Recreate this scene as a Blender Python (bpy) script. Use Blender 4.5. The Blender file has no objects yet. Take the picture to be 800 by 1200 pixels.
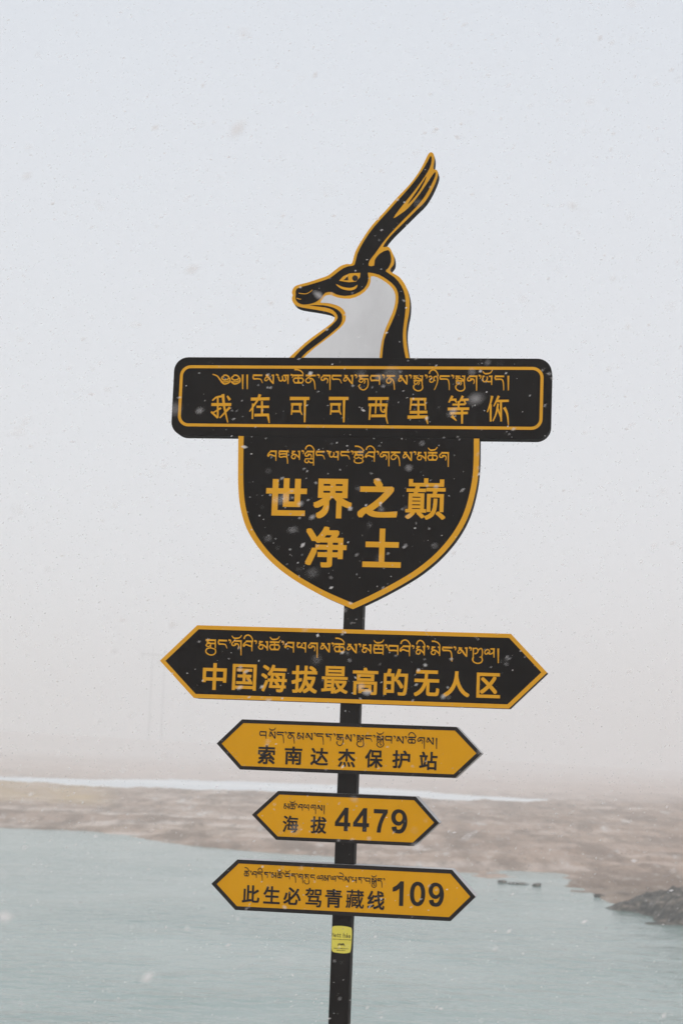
import bpy, bmesh, math, random
import numpy as np
from mathutils import Vector, Matrix, Euler

random.seed(7)
rng = np.random.default_rng(11)
S = bpy.context.scene
COL = S.collection
R = math.radians

# ------------------------------------------------------------------ camera
FPX, PW, PH = 2150.0, 800.0, 1200.0          # focal length in photo pixels, photo size
EYE = 4.0                                    # eye height above the lake surface
PITCH, ROLL = math.atan(280.0 / FPX), 0.038
cam_d = bpy.data.cameras.new('camera')
cam = bpy.data.objects.new('camera', cam_d)
COL.objects.link(cam)
cam_d.sensor_fit = 'VERTICAL'
cam_d.sensor_height = 36.0
cam_d.sensor_width = 24.0
cam_d.lens = FPX / PH * 36.0
cam_d.clip_start, cam_d.clip_end = 0.05, 6000.0
CM = Matrix.Translation((0, 0, EYE)) @ Matrix.Rotation(R(90) + PITCH, 4, 'X') @ Matrix.Rotation(ROLL, 4, 'Z')
cam.matrix_world = CM
DIST = 7.65                                  # metres from the camera to the sign
cam_d.dof.use_dof = True
cam_d.dof.focus_distance = DIST
cam_d.dof.aperture_fstop = 5.0
S.camera = cam

# ------------------------------------------------------------------ sky, sun, exposure
SUN_EL, SUN_AZ = R(48), R(205)               # high behind the camera, a little to its left
world = bpy.data.worlds.new('World')
S.world = world
world.use_nodes = True
wn, wl = world.node_tree.nodes, world.node_tree.links
bg = wn['Background']
bg.inputs['Strength'].default_value = 0.1
sky = wn.new('ShaderNodeTexSky')
sky.sky_type = 'NISHITA'
sky.sun_disc = False
sky.sun_elevation, sky.sun_rotation = SUN_EL, SUN_AZ
sky.altitude = 4479
sky.dust_density = 3.0
tc = wn.new('ShaderNodeTexCoord')
sep = wn.new('ShaderNodeSeparateXYZ')
wl.new(tc.outputs['Generated'], sep.inputs[0])
ramp = wn.new('ShaderNodeValToRGB')           # the cloud deck: a plain overcast, a touch bluer higher up
ramp.color_ramp.elements[0].position = 0.0
ramp.color_ramp.elements[0].color = (0.905, 0.91, 0.925, 1)
ramp.color_ramp.elements[1].position = 0.40
ramp.color_ramp.elements[1].color = (0.775, 0.815, 0.875, 1)
zen = ramp.color_ramp.elements.new(0.9)       # an overcast is brightest overhead
zen.color = (1.25, 1.24, 1.23, 1)
wl.new(sep.outputs['Z'], ramp.inputs[0])
sc10 = wn.new('ShaderNodeVectorMath'); sc10.operation = 'SCALE'
sc10.inputs['Scale'].default_value = 10.5
wl.new(ramp.outputs[0], sc10.inputs[0])
mix = wn.new('ShaderNodeMix'); mix.data_type = 'RGBA'
mix.inputs['Factor'].default_value = 0.9
wl.new(sky.outputs[0], mix.inputs['A'])
wl.new(sc10.outputs[0], mix.inputs['B'])
wl.new(mix.outputs['Result'], bg.inputs['Color'])
sun_d = bpy.data.lights.new('sun', 'SUN')
sun_d.energy = 0.9
sun_d.angle = R(20)
sun_d.color = (1.0, 0.97, 0.93)
sun = bpy.data.objects.new('sun', sun_d)
COL.objects.link(sun)
sd = Vector((math.cos(SUN_EL) * math.sin(SUN_AZ), math.cos(SUN_EL) * math.cos(SUN_AZ), math.sin(SUN_EL)))
sun.rotation_euler = sd.to_track_quat('Z', 'Y').to_euler()
sun.location = (0, -20, 30)
S.view_settings.view_transform = 'Standard'
S.view_settings.look = 'None'
S.view_settings.exposure = 0.0
S.view_settings.gamma = 1.0
S.view_settings.use_curve_mapping = False
S.render.engine = 'CYCLES'
S.cycles.use_denoising = True
S.cycles.volume_bounces = 4
S.cycles.max_bounces = 8

# ------------------------------------------------------------------ helpers
def tag(o, label=None, cat=None, group=None, kind=None):
    if label: o['label'] = label
    if cat: o['category'] = cat
    if group: o['group'] = group
    if kind: o['kind'] = kind
    return o

def obj(name, me, mat=None, parent=None):
    o = bpy.data.objects.new(name, me)
    COL.objects.link(o)
    if mat and not me.materials: me.materials.append(mat)
    if parent: o.parent = parent
    return o

def ray(px, py):
    d = CM.to_3x3() @ Vector(((px - PW / 2) / FPX, -(py - PH / 2) / FPX, -1))
    return Vector((0, 0, EYE)), d

def on_level(px, py, z=0.0):
    o, d = ray(px, py)
    t = (z - o.z) / d.z
    return o + d * t

class Mat:
    def __init__(s, name):
        s.m = bpy.data.materials.new(name)
        s.m.use_nodes = True
        s.n, s.l = s.m.node_tree.nodes, s.m.node_tree.links
        s.b = s.n['Principled BSDF']
    def set(s, **k):
        for a, v in k.items():
            s.b.inputs[a.replace('_', ' ')].default_value = v
        return s
    def noise(s, scale, detail=4, rough=0.55, vec=None, stretch=None, coord='Object'):
        if vec is None:
            t = s.n.new('ShaderNodeTexCoord'); vec = t.outputs[coord]
        if stretch:
            mp = s.n.new('ShaderNodeMapping'); mp.inputs['Scale'].default_value = stretch
            s.l.new(vec, mp.inputs[0]); vec = mp.outputs[0]
        t = s.n.new('ShaderNodeTexNoise')
        t.inputs['Scale'].default_value = scale
        t.inputs['Detail'].default_value = detail
        t.inputs['Roughness'].default_value = rough
        s.l.new(vec, t.inputs['Vector'])
        return t.outputs[0]
    def ramp(s, fac, stops):
        r = s.n.new('ShaderNodeValToRGB')
        e = r.color_ramp.elements
        while len(e) < len(stops): e.new(0.5)
        for i, (p, c) in enumerate(stops):
            e[i].position = p
            e[i].color = (*c, 1) if len(c) == 3 else c
        s.l.new(fac, r.inputs[0])
        return r.outputs[0]
    def mixc(s, fac, a, b, mode='MIX'):
        m = s.n.new('ShaderNodeMix'); m.data_type = 'RGBA'; m.blend_type = mode
        for k, v in (('Factor', fac), ('A', a), ('B', b)):
            i = [q for q in m.inputs if q.name == k and q.type == ('VALUE' if k == 'Factor' else 'RGBA')][0]
            if isinstance(v, bpy.types.NodeSocket): s.l.new(v, i)
            elif k == 'Factor': i.default_value = v
            else: i.default_value = (*v, 1)
        return [q for q in m.outputs if q.type == 'RGBA'][0]
    def attr(s, name):
        a = s.n.new('ShaderNodeAttribute'); a.attribute_name = name
        return a.outputs['Fac']
    def color(s, sock): s.l.new(sock, s.b.inputs['Base Color']); return s
    def bump(s, h, strength=0.3, dist=0.01):
        b = s.n.new('ShaderNodeBump')
        b.inputs['Strength'].default_value = strength
        b.inputs['Distance'].default_value = dist
        s.l.new(h, b.inputs['Height']); s.l.new(b.outputs[0], s.b.inputs['Normal'])
        return s

def paint(name, col, rough=0.5, wear=0.18, spec=0.4):
    """Weathered outdoor paint: uneven tone, faint dust and small chips."""
    m = Mat(name).set(Roughness=rough)
    m.b.inputs['Specular IOR Level'].default_value = spec
    n1 = m.noise(5.0, 6, 0.65, stretch=(1, 1, 0.45))
    n2 = m.noise(38.0, 3, 0.6)
    lo = tuple(c * (1 - wear) for c in col)
    hi = tuple(min(1, c * (1 + wear) + 0.004) for c in col)
    c = m.ramp(n1, [(0.3, lo), (0.7, hi)])
    chips = m.ramp(n2, [(0.70, (0, 0, 0)), (0.76, (1, 1, 1))])
    c = m.mixc(m.mixc(1.0, chips, (0.35, 0.35, 0.35), 'MULTIPLY'), c, tuple(c0 * 0.6 + 0.06 for c0 in col))
    m.color(c)
    m.l.new(m.ramp(n1, [(0.25, (rough - .08,) * 3), (0.75, (rough + .12,) * 3)]), m.b.inputs['Roughness'])
    m.bump(m.noise(60, 3), 0.05, 0.002)
    return m.m

M_BLACK = paint('black_paint', (0.0045, 0.0037, 0.0033), 0.6, 0.3, 0.04)
M_POST = paint('post_paint', (0.006, 0.0055, 0.0052), 0.55, 0.3, 0.08)
M_GOLD = paint('gold_film', (0.71, 0.355, 0.013), 0.5, 0.07, 0.12)
M_YEL = paint('yellow_film', (0.68, 0.335, 0.002), 0.55, 0.06, 0.06)
M_INK = paint('ink_film', (0.010, 0.009, 0.0085), 0.5, 0.2, 0.15)
M_EDGE = paint('edge_metal', (0.42, 0.42, 0.43), 0.45, 0.12)
M_WHITE = paint('white_film', (0.645, 0.68, 0.705), 0.5, 0.10)
M_STICK = paint('sticker_film', (0.72, 0.66, 0.10), 0.4, 0.08, 0.3)

# haze ------------------------------------------------------------ (the air between the eye and the far bank)
GROUND_R = 1700.0
hm = bpy.data.materials.new('haze_air'); hm.use_nodes = True
hn = hm.node_tree.nodes; hn.remove(hn['Principled BSDF'])
pv = hn.new('ShaderNodeVolumePrincipled')
pv.inputs['Color'].default_value = (0.955, 0.96, 0.962, 1)
pv.inputs['Density'].default_value = 0.0038
pv.inputs['Anisotropy'].default_value = 0.25
hm.node_tree.links.new(pv.outputs[0], hn['Material Output'].inputs['Volume'])
bm = bmesh.new(); bmesh.ops.create_cube(bm, size=1.0)
L = GROUND_R + 60
for v in bm.verts: v.co = Vector((v.co.x * 2 * L, v.co.y * 2 * L, -3.2 if v.co.z < 0 else 42.0))
me = bpy.data.meshes.new('haze'); bm.to_mesh(me); bm.free()
tag(obj('haze', me, hm), 'pale snowy haze filling the air over the lake and its far bank', 'haze', kind='stuff')

# ------------------------------------------------------------------ terrain
def vnoise(x, y, seed):
    xi, yi = np.floor(x).astype(np.int64), np.floor(y).astype(np.int64)
    xf, yf = x - xi, y - yi
    def h(a, b):
        n = (a * 374761393 + b * 668265263 + seed * 974634721) & 0xFFFFFFFF
        n = ((n ^ (n >> 13)) * 1274126177) & 0xFFFFFFFF
        return ((n ^ (n >> 16)) & 0xFFFF) / 65535.0
    u, v = xf * xf * (3 - 2 * xf), yf * yf * (3 - 2 * yf)
    return (h(xi, yi) * (1 - u) + h(xi + 1, yi) * u) * (1 - v) + (h(xi, yi + 1) * (1 - u) + h(xi + 1, yi + 1) * u) * v

def fbm(x, y, seed, o=4):
    s, a, t = 0, 0.5, 0
    for k in range(o):
        s = s + a * vnoise(x * 2 ** k, y * 2 ** k, seed + k); t += a; a *= 0.55
    return s / t - 0.5

def curve(pts, z):
    P = [on_level(x, y, z) for x, y in pts]
    P.sort(key=lambda p: p.x / p.y)
    return np.array([p.x / p.y for p in P]), np.array([p.y for p in P])

NEAR = curve([(-300, 950), (-100, 962), (0, 969), (40, 971), (101, 974), (150, 981), (199, 987), (240, 992), (289, 998),
              (400, 1010), (549, 1025), (582, 1030), (650, 1035), (668, 1043), (702, 1050), (720, 1058), (800, 1078), (900, 1098), (1200, 1150)], 0.0)
CREST = curve([(-300, 905), (0, 916.5), (100, 920.5), (200, 924.5), (300, 929.5), (400, 933), (500, 936.5), (560, 938.5), (690, 940.5), (800, 943), (1200, 955)], 0.3)
FARW = curve([(-300, 900.5), (0, 911), (112, 914), (200, 915), (290, 916), (400, 921), (500, 928.5), (575, 933.5), (690, 940), (740, 944), (800, 947), (1200, 965)], 0.0)

def height(X, Y):
    Ys = np.maximum(Y, 0.5)
    az = np.clip(X / Ys, -0.5, 0.6)
    dn, dc, fw = np.interp(az, *NEAR), np.interp(az, *CREST), np.interp(az, *FARW)
    dn = dn + fbm(X / 6, Y / 14, 3) * 5.0
    l1 = np.where(Y < dn, np.maximum(-1.5, (Y - dn) * 0.12), 0.34 * (1 - np.exp(-(np.maximum(Y - dn, 0)) / 9)))
    l1 = np.where(Y > dc, np.maximum(-1.2, l1 - (Y - dc) * 0.06), l1)
    fw = fw + fbm(X / 12, Y / 25, 9) * 4
    l2 = np.clip((Y - fw) * 0.02, -1.5, 0.7)
    z = np.maximum(l1, l2)
    z = z + np.where(z > -0.3, (fbm(X / 7, Y / 5, 21) * 0.62 + fbm(X / 1.6, Y / 1.6, 31) * 0.34) * np.clip((z + .3) / .5, 0, 1), 0)
    top = np.clip(4 - 0.022 * X, 1.2, 11)                        # the far embankment
    rid = np.clip((34 - np.abs(Y - 600)) / 22, 0, 1)
    z = np.maximum(z, z * (1 - rid) + top * rid)
    bank = np.clip(2.4 - np.maximum(Y - 9.8, 0) * 0.62, -1.5, 2.4) + fbm(X / 2.5, Y / 2.5, 5) * 0.12 * (Y < 14)
    return np.where(Y < 20, np.maximum(bank, -1.5), z)

ang = np.concatenate([np.linspace(-12, 12, 420), np.linspace(12.2, 347.8, 150)]) * math.pi / 180
rad = np.concatenate([[0.6], np.geomspace(1.2, 35, 110), np.linspace(35.4, 270, 520), np.geomspace(274, GROUND_R, 80)])
A, RR = np.meshgrid(ang, rad)
X, Y = RR * np.sin(A), RR * np.cos(A)
Z = height(X, Y)
nr, na = X.shape
co = np.stack([X, Y, Z], -1).reshape(-1, 3)
idx = np.arange(nr * na).reshape(nr, na)
nx = np.roll(idx, -1, 1)
quads = np.stack([idx[:-1], idx[1:], nx[1:], nx[:-1]], -1).reshape(-1, 4)

def grid_mesh(name, co, quads, extra=None, smooth_=True):
    me = bpy.data.meshes.new(name)
    me.vertices.add(len(co)); me.vertices.foreach_set('co', co.astype(np.float32).ravel())
    k = quads.shape[1]
    me.loops.add(len(quads) * k); me.loops.foreach_set('vertex_index', quads.astype(np.int32).ravel())
    me.polygons.add(len(quads))
    me.polygons.foreach_set('loop_start', np.arange(0, len(quads) * k, k, dtype=np.int32))
    me.polygons.foreach_set('use_smooth', np.full(len(quads), smooth_, dtype=bool))
    for n, v in (extra or {}).items():
        a = me.attributes.new(n, 'FLOAT', 'POINT'); a.data.foreach_set('value', v.astype(np.float32).ravel())
    me.update(); me.validate()
    return me

azs = np.clip(X / np.maximum(Y, .5), -1, 1)
crest_d = np.interp(azs, *CREST)
near_d = np.interp(azs, *NEAR)
# dry straw-coloured ground along the crest of the left bank
straw = np.clip((-0.112 - azs) / 0.02, 0, 1) * np.clip((Y - near_d - 0.30 * (crest_d - near_d)) / 12, 0, 1) * (Y < crest_d + 5)
straw = straw * np.clip(0.9 + 1.2 * fbm(X / 5, Y / 10, 77), 0, 1)
haze_tint = np.clip((Y - 165) / 45, 0, 1) * 0.75 * np.clip(0.9 + 0.9 * fbm(X / 20, Y / 40, 17), 0, 1)     # distance haze painted into the soil: the far flats turn paler
shingle = np.clip(1.02 - np.hypot((X - 10.5) / 7.0, (Y - 55) / 9.0), 0, 1) * np.clip(0.8 + 1.6 * fbm(X / 1.5, Y / 5, 19), 0, 1)
g = Mat('bank_soil').set(Roughness=0.95)
g.b.inputs['Specular IOR Level'].default_value = 0.15
band = g.noise(0.32, 5, 0.62, stretch=(0.22, 1.0, 1))
big = g.noise(0.10, 5, 0.6, stretch=(0.35, 1.0, 1))
mid = g.noise(0.9, 6, 0.7, stretch=(0.55, 0.10, 1))
fine = g.noise(1.9, 6, 0.75, stretch=(1, 0.22, 1))
c = g.ramp(band, [(0.36, (0.255, 0.180, 0.138)), (0.5, (0.41, 0.312, 0.252)), (0.62, (0.58, 0.50, 0.455))])
c = g.mixc(g.ramp(big, [(0.40, (0, 0, 0)), (0.62, (0.8, 0.8, 0.8))]), c, (0.36, 0.262, 0.21))
c = g.mixc(g.ramp(mid, [(0.46, (0, 0, 0)), (0.60, (0.85, 0.85, 0.85))]), c, (0.20, 0.145, 0.115))
c = g.mixc(g.ramp(mid, [(0.30, (0.8, 0.8, 0.8)), (0.40, (0, 0, 0))]), c, (0.58, 0.55, 0.53))      # thin snow lying in the hollows
c = g.mixc(g.ramp(fine, [(0.34, (0.8, 0.8, 0.8)), (0.44, (0, 0, 0))]), c, (0.16, 0.115, 0.09))
c = g.mixc(g.ramp(fine, [(0.58, (0, 0, 0)), (0.68, (0.6, 0.6, 0.6))]), c, (0.60, 0.58, 0.57))
c = g.mixc(g.mixc(1.0, g.attr('straw'), g.ramp(mid, [(0.35, (0.35,) * 3), (0.6, (0.95,) * 3)]), 'MULTIPLY'), c, (0.50, 0.37, 0.22))
c = g.mixc(g.attr('shingle'), c, g.ramp(fine, [(0.38, (0.085, 0.062, 0.048)), (0.66, (0.27, 0.205, 0.16))]))
c = g.mixc(g.attr('haze_tint'), c, (0.56, 0.465, 0.425))
g.color(c)
g.bump(fine, 0.6, 0.06)
tag(obj('ground', grid_mesh('ground', co, quads, {'straw': straw, 'haze_tint': haze_tint, 'shingle': shingle}), g.m),
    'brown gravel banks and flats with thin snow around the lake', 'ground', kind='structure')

# water -----------------------------------------------------------
# pale ice on the far channel behind the bank
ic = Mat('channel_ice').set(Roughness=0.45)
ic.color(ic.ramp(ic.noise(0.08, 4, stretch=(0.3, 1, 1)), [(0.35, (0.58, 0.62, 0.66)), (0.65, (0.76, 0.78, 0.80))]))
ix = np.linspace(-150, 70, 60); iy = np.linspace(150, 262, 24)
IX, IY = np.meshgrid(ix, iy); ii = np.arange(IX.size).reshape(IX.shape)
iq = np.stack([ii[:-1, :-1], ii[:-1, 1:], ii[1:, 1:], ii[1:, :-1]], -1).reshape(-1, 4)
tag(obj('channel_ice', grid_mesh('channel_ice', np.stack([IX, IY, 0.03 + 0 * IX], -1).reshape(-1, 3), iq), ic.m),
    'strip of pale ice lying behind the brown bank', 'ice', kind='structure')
w = Mat('lake_water').set(Roughness=0.16, IOR=1.33)
w.color(w.ramp(w.noise(0.05, 3, stretch=(0.4, 1, 1)), [(0.35, (0.148, 0.226, 0.212)), (0.65, (0.19, 0.272, 0.255))]))
n1 = w.noise(1.9, 2, 0.5, stretch=(0.8, 1.0, 1))
n2 = w.noise(6.0, 2, 0.5)
gustp = w.ramp(w.noise(0.22, 3, 0.6, stretch=(0.6, 0.7, 1)), [(0.38, (0.2,) * 3), (0.64, (1.0,) * 3)])
add = w.n.new('ShaderNodeMath'); add.operation = 'MULTIPLY_ADD'
w.l.new(n2, add.inputs[0]); add.inputs[1].default_value = 0.14; w.l.new(n1, add.inputs[2])
mul = w.n.new('ShaderNodeMath'); mul.operation = 'MULTIPLY'
w.l.new(add.outputs[0], mul.inputs[0]); w.l.new(gustp, mul.inputs[1])
w.bump(mul.outputs[0], 0.9, 0.135)
xs = np.array([-480, 480.0]); ys = np.array([11.0, 500])
wc = np.array([[xs[0], ys[0], 0], [xs[1], ys[0], 0], [xs[1], ys[1], 0], [xs[0], ys[1], 0]])
tag(obj('lake_water', grid_mesh('lake_water', wc, np.array([[0, 1, 2, 3]])), w.m),
    'pale grey-green lake with small wind ripples', 'lake', kind='structure')

# dark muddy mound on the right bank -------------------------------
gx, gy = np.meshgrid(np.linspace(-6.2, 9, 210), np.linspace(-6.5, 6.5, 190))
env = 1 - np.sqrt((gx / np.where(gx < 0, 5.4, 9.5)) ** 2 + (gy / 5.6) ** 2)
env = env + fbm(gx / 1.8, gy / 1.8, 41) * 0.55
mz = np.clip(env, -0.6, 1) * 1.15
mz = np.where(mz > 0, 1.12 * np.tanh(mz * 1.8), mz)
mz = mz + np.clip(env + .2, 0, 1) * (fbm(gx / .8, gy / .8, 47) * 0.95 + fbm(gx / .26, gy / .26, 53) * 0.55)
ms = Mat('wet_mud').set(Roughness=0.8)
f2 = ms.noise(4.5, 6, 0.75)
cm = ms.ramp(ms.noise(3.4, 6, .75), [(0.40, (0.006, 0.005, 0.004)), (0.52, (0.06, 0.049, 0.04)), (0.62, (0.20, 0.165, 0.135))])
cm = ms.mixc(ms.ramp(f2, [(0.58, (0, 0, 0)), (0.66, (0.6, 0.6, 0.6))]), cm, (0.34, 0.31, 0.29))
ms.color(cm); ms.bump(f2, 0.7, 0.08)
ii = np.arange(gx.size).reshape(gx.shape)
q = np.stack([ii[:-1, :-1], ii[:-1, 1:], ii[1:, 1:], ii[1:, :-1]], -1).reshape(-1, 4)
mo = obj('mud_bank', grid_mesh('mud_bank', np.stack([gx, gy, mz], -1).reshape(-1, 3), q), ms.m)
mo.location = (13.4, 50.0, 0.02)
tag(mo, 'dark rough mud bank sprinkled with snow at the water edge', 'bank', kind='structure')

# small dark clumps standing in the shallows ------------------------
def clump_mesh(sx, sy, sz, seed):
    bm = bmesh.new(); bmesh.ops.create_icosphere(bm, subdivisions=3, radius=1)
    P = np.array([v.co[:] for v in bm.verts])
    d = 1 + 0.75 * fbm(P[:, 0] * 1.3 + seed, P[:, 1] * 1.3 + P[:, 2] * 1.7, seed) + 0.4 * fbm(P[:, 0] * 3.1, P[:, 2] * 3.1 + P[:, 1] * 2, seed + 5)
    for v, k in zip(bm.verts, d): v.co = Vector((v.co.x * sx * k, v.co.y * sy * k, v.co.z * sz * k))
    me = bpy.data.meshes.new('rock'); bm.to_mesh(me); bm.free()
    for p in me.polygons: p.use_smooth = True
    return me
for i, (px, py, s, lab) in enumerate([
    (588, 1034.5, (.16, .14, .075), 'dark wet rock at the left end of the low bar in the shallows'),
    (606, 1036, (.36, .2, .045), 'flat dark rock in the middle of the low bar in the shallows'),
    (628, 1038.5, (.15, .14, .075), 'dark wet rock at the right end of the low bar in the shallows'),
    (702, 1051.5, (.16, .14, .08), 'dark rock in the water just left of the mud bank')]):
    r = obj('rock', clump_mesh(*s, 60 + i * 7), ms.m)
    r.location = on_level(px, py, 0.0) + Vector((0, 0, s[2] * 0.25))
    tag(r, lab, 'rock', 'dark rocks along the waterline')

# faint twin-leg power line pole far off in the haze -----------------
PD = 620.0
def far_pt(px, py):
    o, d = ray(px, py); return o + d * (PD / d.y)
base = far_pt(181, 878)
ptop = far_pt(181 + 4, 758)
gz = float(height(np.array([base.x]), np.array([PD]))[0])
pole = bpy.data.objects.new('power_pole', None); COL.objects.link(pole)
pole.location = (base.x, PD, gz)
tag(pole, 'tall twin legged power line pole barely visible in the far haze', 'power pole')
hgt = ptop.z - gz
mp = paint('pole_concrete', (0.22, 0.22, 0.23), 0.8, 0.1)
def cyl(p0, p1, r0, r1, seg=10):
    bm = bmesh.new()
    p0, p1 = Vector(p0), Vector(p1); d = p1 - p0
    bmesh.ops.create_cone(bm, cap_ends=True, segments=seg, radius1=r0, radius2=r1, depth=d.length)
    bmesh.ops.transform(bm, verts=bm.verts, matrix=Matrix.Translation((p0 + p1) / 2) @ d.to_track_quat('Z', 'Y').to_matrix().to_4x4())
    me = bpy.data.meshes.new('part'); bm.to_mesh(me); bm.free()
    return me
for s in (-1, 1):
    obj('leg', cyl((s * 2.1, 0, -0.4), (s * 2.1, 0, hgt), 0.36, 0.24), mp, pole)
obj('crossarm', cyl((-6, 0, hgt - 2.6), (6, 0, hgt - 2.6), 0.26, 0.26), mp, pole)
for s in (-1, 1):
    obj('brace', cyl((s * 2.1, 0.3, hgt - 7), (-s * 2.1, 0.3, hgt - 3), 0.12, 0.12), mp, pole)
for x in (-5.4, 0, 5.4):
    obj('insulator', cyl((x, 0, hgt - 4.4), (x, 0, hgt - 2.85), 0.16, 0.16), mp, pole)

# ------------------------------------------------------------------ the signpost
TH = math.atan(FPX / 13500.0)                 # the boards stand turned by about 9 degrees
o0, d0 = ray(406.0, 940.0)
SP = o0 + d0 * (DIST / d0.y)
GZ = 2.38
root = bpy.data.objects.new('signpost', None)
COL.objects.link(root)
root.location = (SP.x, SP.y, GZ)
root.rotation_euler = (0, 0, -TH)
tag(root, 'tall black signpost with gold antelope head, lettered shield and four double pointed boards', 'signpost')
RM = Matrix.Translation(root.location) @ Matrix.Rotation(-TH, 4, 'Z')
RI = RM.inverted()
MPP = DIST / FPX                              # metres a photo pixel spans at the sign

def uv(px, py, yf):
    """The point of the board plane (local y = yf) that a photo pixel shows, in board coordinates."""
    o, d = ray(px, py)
    o, d = RI @ o, RI.to_3x3() @ d
    t = (yf - o.y) / d.y
    p = o + d * t
    return (p.x, p.z)

def smooth(loop, n=4, closed=True):
    """Catmull-Rom through traced points."""
    out, m = [], len(loop)
    for i in range(m if closed else m - 1):
        g = lambda k: loop[k % m] if closed else loop[max(0, min(m - 1, k))]
        p0, p1, p2, p3 = g(i - 1), g(i), g(i + 1), g(i + 2)
        for k in range(n):
            t = k / n
            out.append(tuple(0.5 * (2 * p1[a] + (p2[a] - p0[a]) * t + (2 * p0[a] - 5 * p1[a] + 4 * p2[a] - p3[a]) * t * t
                                    + (3 * p1[a] - p0[a] - 3 * p2[a] + p3[a]) * t ** 3) for a in (0, 1)))
    if not closed: out.append(loop[-1])
    return out

def plate(name, loops, y_front, y_back, mat, parent, bevel=0.0, edge=None):
    """Flat outlined plate (even-odd loops) standing in the board plane between two depths."""
    cu = bpy.data.curves.new(name, 'CURVE')
    cu.dimensions = '2D'; cu.fill_mode = 'BOTH'
    hd = (y_back - y_front) / 2
    cu.extrude = hd - bevel
    cu.bevel_depth = bevel; cu.bevel_resolution = 1
    cu.offset = -bevel
    for lp in loops:
        sp = cu.splines.new('POLY'); sp.points.add(len(lp) - 1)
        for p, (a, b) in zip(sp.points, lp): p.co = (a, b, 0, 1)
        sp.use_cyclic_u = True
    t = bpy.data.objects.new('tmp', cu); COL.objects.link(t)
    dg = bpy.context.evaluated_depsgraph_get()
    me = bpy.data.meshes.new_from_object(t.evaluated_get(dg))
    bpy.data.objects.remove(t); bpy.data.curves.remove(cu)
    me.name = name
    me.transform(Matrix(((1, 0, 0, 0), (0, 0, -1, (y_front + y_back) / 2), (0, 1, 0, 0), (0, 0, 0, 1))))
    me.materials.clear(); me.materials.append(mat)
    if edge:                                  # bare folded metal round the rim
        me.materials.append(edge)
        for p in me.polygons:
            if abs(p.normal.y) < 0.5: p.material_index = 1
    for p in me.polygons: p.use_smooth = False
    return obj(name, me, None, parent)

def inset(loop, d):
    """Mitred inset of a closed loop."""
    n = len(loop)
    area = sum(loop[i][0] * loop[(i + 1) % n][1] - loop[(i + 1) % n][0] * loop[i][1] for i in range(n))
    s = 1 if area > 0 else -1
    out = []
    for i in range(n):
        a, b, c = Vector(loop[i - 1]), Vector(loop[i]), Vector(loop[(i + 1) % n])
        e1, e2 = (b - a).normalized(), (c - b).normalized()
        n1, n2 = Vector((-e1.y, e1.x)) * s, Vector((-e2.y, e2.x)) * s
        m = (n1 + n2); m = m / max(m.length, 1e-6)
        out.append(tuple(b + m * (d / max(0.35, m.dot(n1)))))
    return out

def strokes(name, paths, y_front, mat, parent):
    """Brush strokes: each path is (points, w0, w1) in board metres; every stroke gets its own tiny height."""
    bm = bmesh.new()
    for i, (pts, w0, w1) in enumerate(paths):
        P = [Vector(p) for p in pts]
        n = len(P)
        if n < 2: continue
        Lf, Rt = [], []
        for k in range(n):
            t = (P[min(k + 1, n - 1)] - P[max(k - 1, 0)])
            if t.length < 1e-7: t = Vector((1, 0))
            t.normalize(); nn = Vector((-t.y, t.x))
            wk = (w0 + (w1 - w0) * k / (n - 1)) / 2
            Lf.append(P[k] + nn * wk); Rt.append(P[k] - nn * wk)
        yf = y_front - 0.0008 - 0.00003 * (i % 23)
        yb = y_front + 0.0006
        vf = [(bm.verts.new((l.x, yf, l.y)), bm.verts.new((r.x, yf, r.y)), bm.verts.new((l.x, yb, l.y)), bm.verts.new((r.x, yb, r.y))) for l, r in zip(Lf, Rt)]
        for a, b in zip(vf[:-1], vf[1:]):
            bm.faces.new((a[0], b[0], b[1], a[1]))
            bm.faces.new((a[0], a[2], b[2], b[0])); bm.faces.new((a[1], b[1], b[3], a[3]))
        a, b = vf[0], vf[-1]
        bm.faces.new((a[0], a[1], a[3], a[2])); bm.faces.new((b[0], b[2], b[3], b[1]))
    bmesh.ops.recalc_face_normals(bm, faces=bm.faces)
    me = bpy.data.meshes.new(name); bm.to_mesh(me); bm.free()
    return obj(name, me, mat, parent)

def ell(cx, cy, rx, ry, e=2.0, n=40):
    out = []
    for k in range(n):
        a = 2 * math.pi * k / n; c_, s_ = math.cos(a), math.sin(a)
        out.append((cx + rx * math.copysign(abs(c_) ** (2 / e), c_), cy + ry * math.copysign(abs(s_) ** (2 / e), s_)))
    return out
# heavy grotesque figures in a unit box, y up
FIG = {
 '1': [[(1, 0), (.62, 0), (.62, .70), (.33, .60), (0, .56), (0, .73), (.33, .82), (.55, .92), (.68, 1), (1, 1)]],
 '4': [[(.59, 0), (.85, 0), (.85, .2), (1, .2), (1, .365), (.85, .365), (.85, 1), (.61, 1), (0, .37), (0, .2), (.59, .2)], [(.59, .365), (.59, .70), (.25, .365)]],
 '7': [[(0, 1), (1, 1), (1, .86), (.78, .62), (.63, .38), (.56, .15), (.54, 0), (.25, 0), (.28, .2), (.37, .42), (.5, .64), (.66, .82), (0, .82)]],
 '0': [ell(.5, .5, .5, .5, 2.25), ell(.5, .5, .225, .345, 2.2)],
 '9': [smooth([(.05, .25), (.19, .27), (.33, .285), (.37, .19), (.47, .155), (.6, .19), (.69, .29), (.735, .43), (.62, .35), (.45, .32), (.24, .36), (.07, .48), (0, .66), (.06, .84), (.22, .96), (.47, 1), (.74, .94), (.92, .78), (1, .53), (.95, .27), (.8, .08), (.62, .01), (.44, 0), (.24, .03), (.1, .12)], 3), ell(.485, .665, .215, .185)],
}
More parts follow.
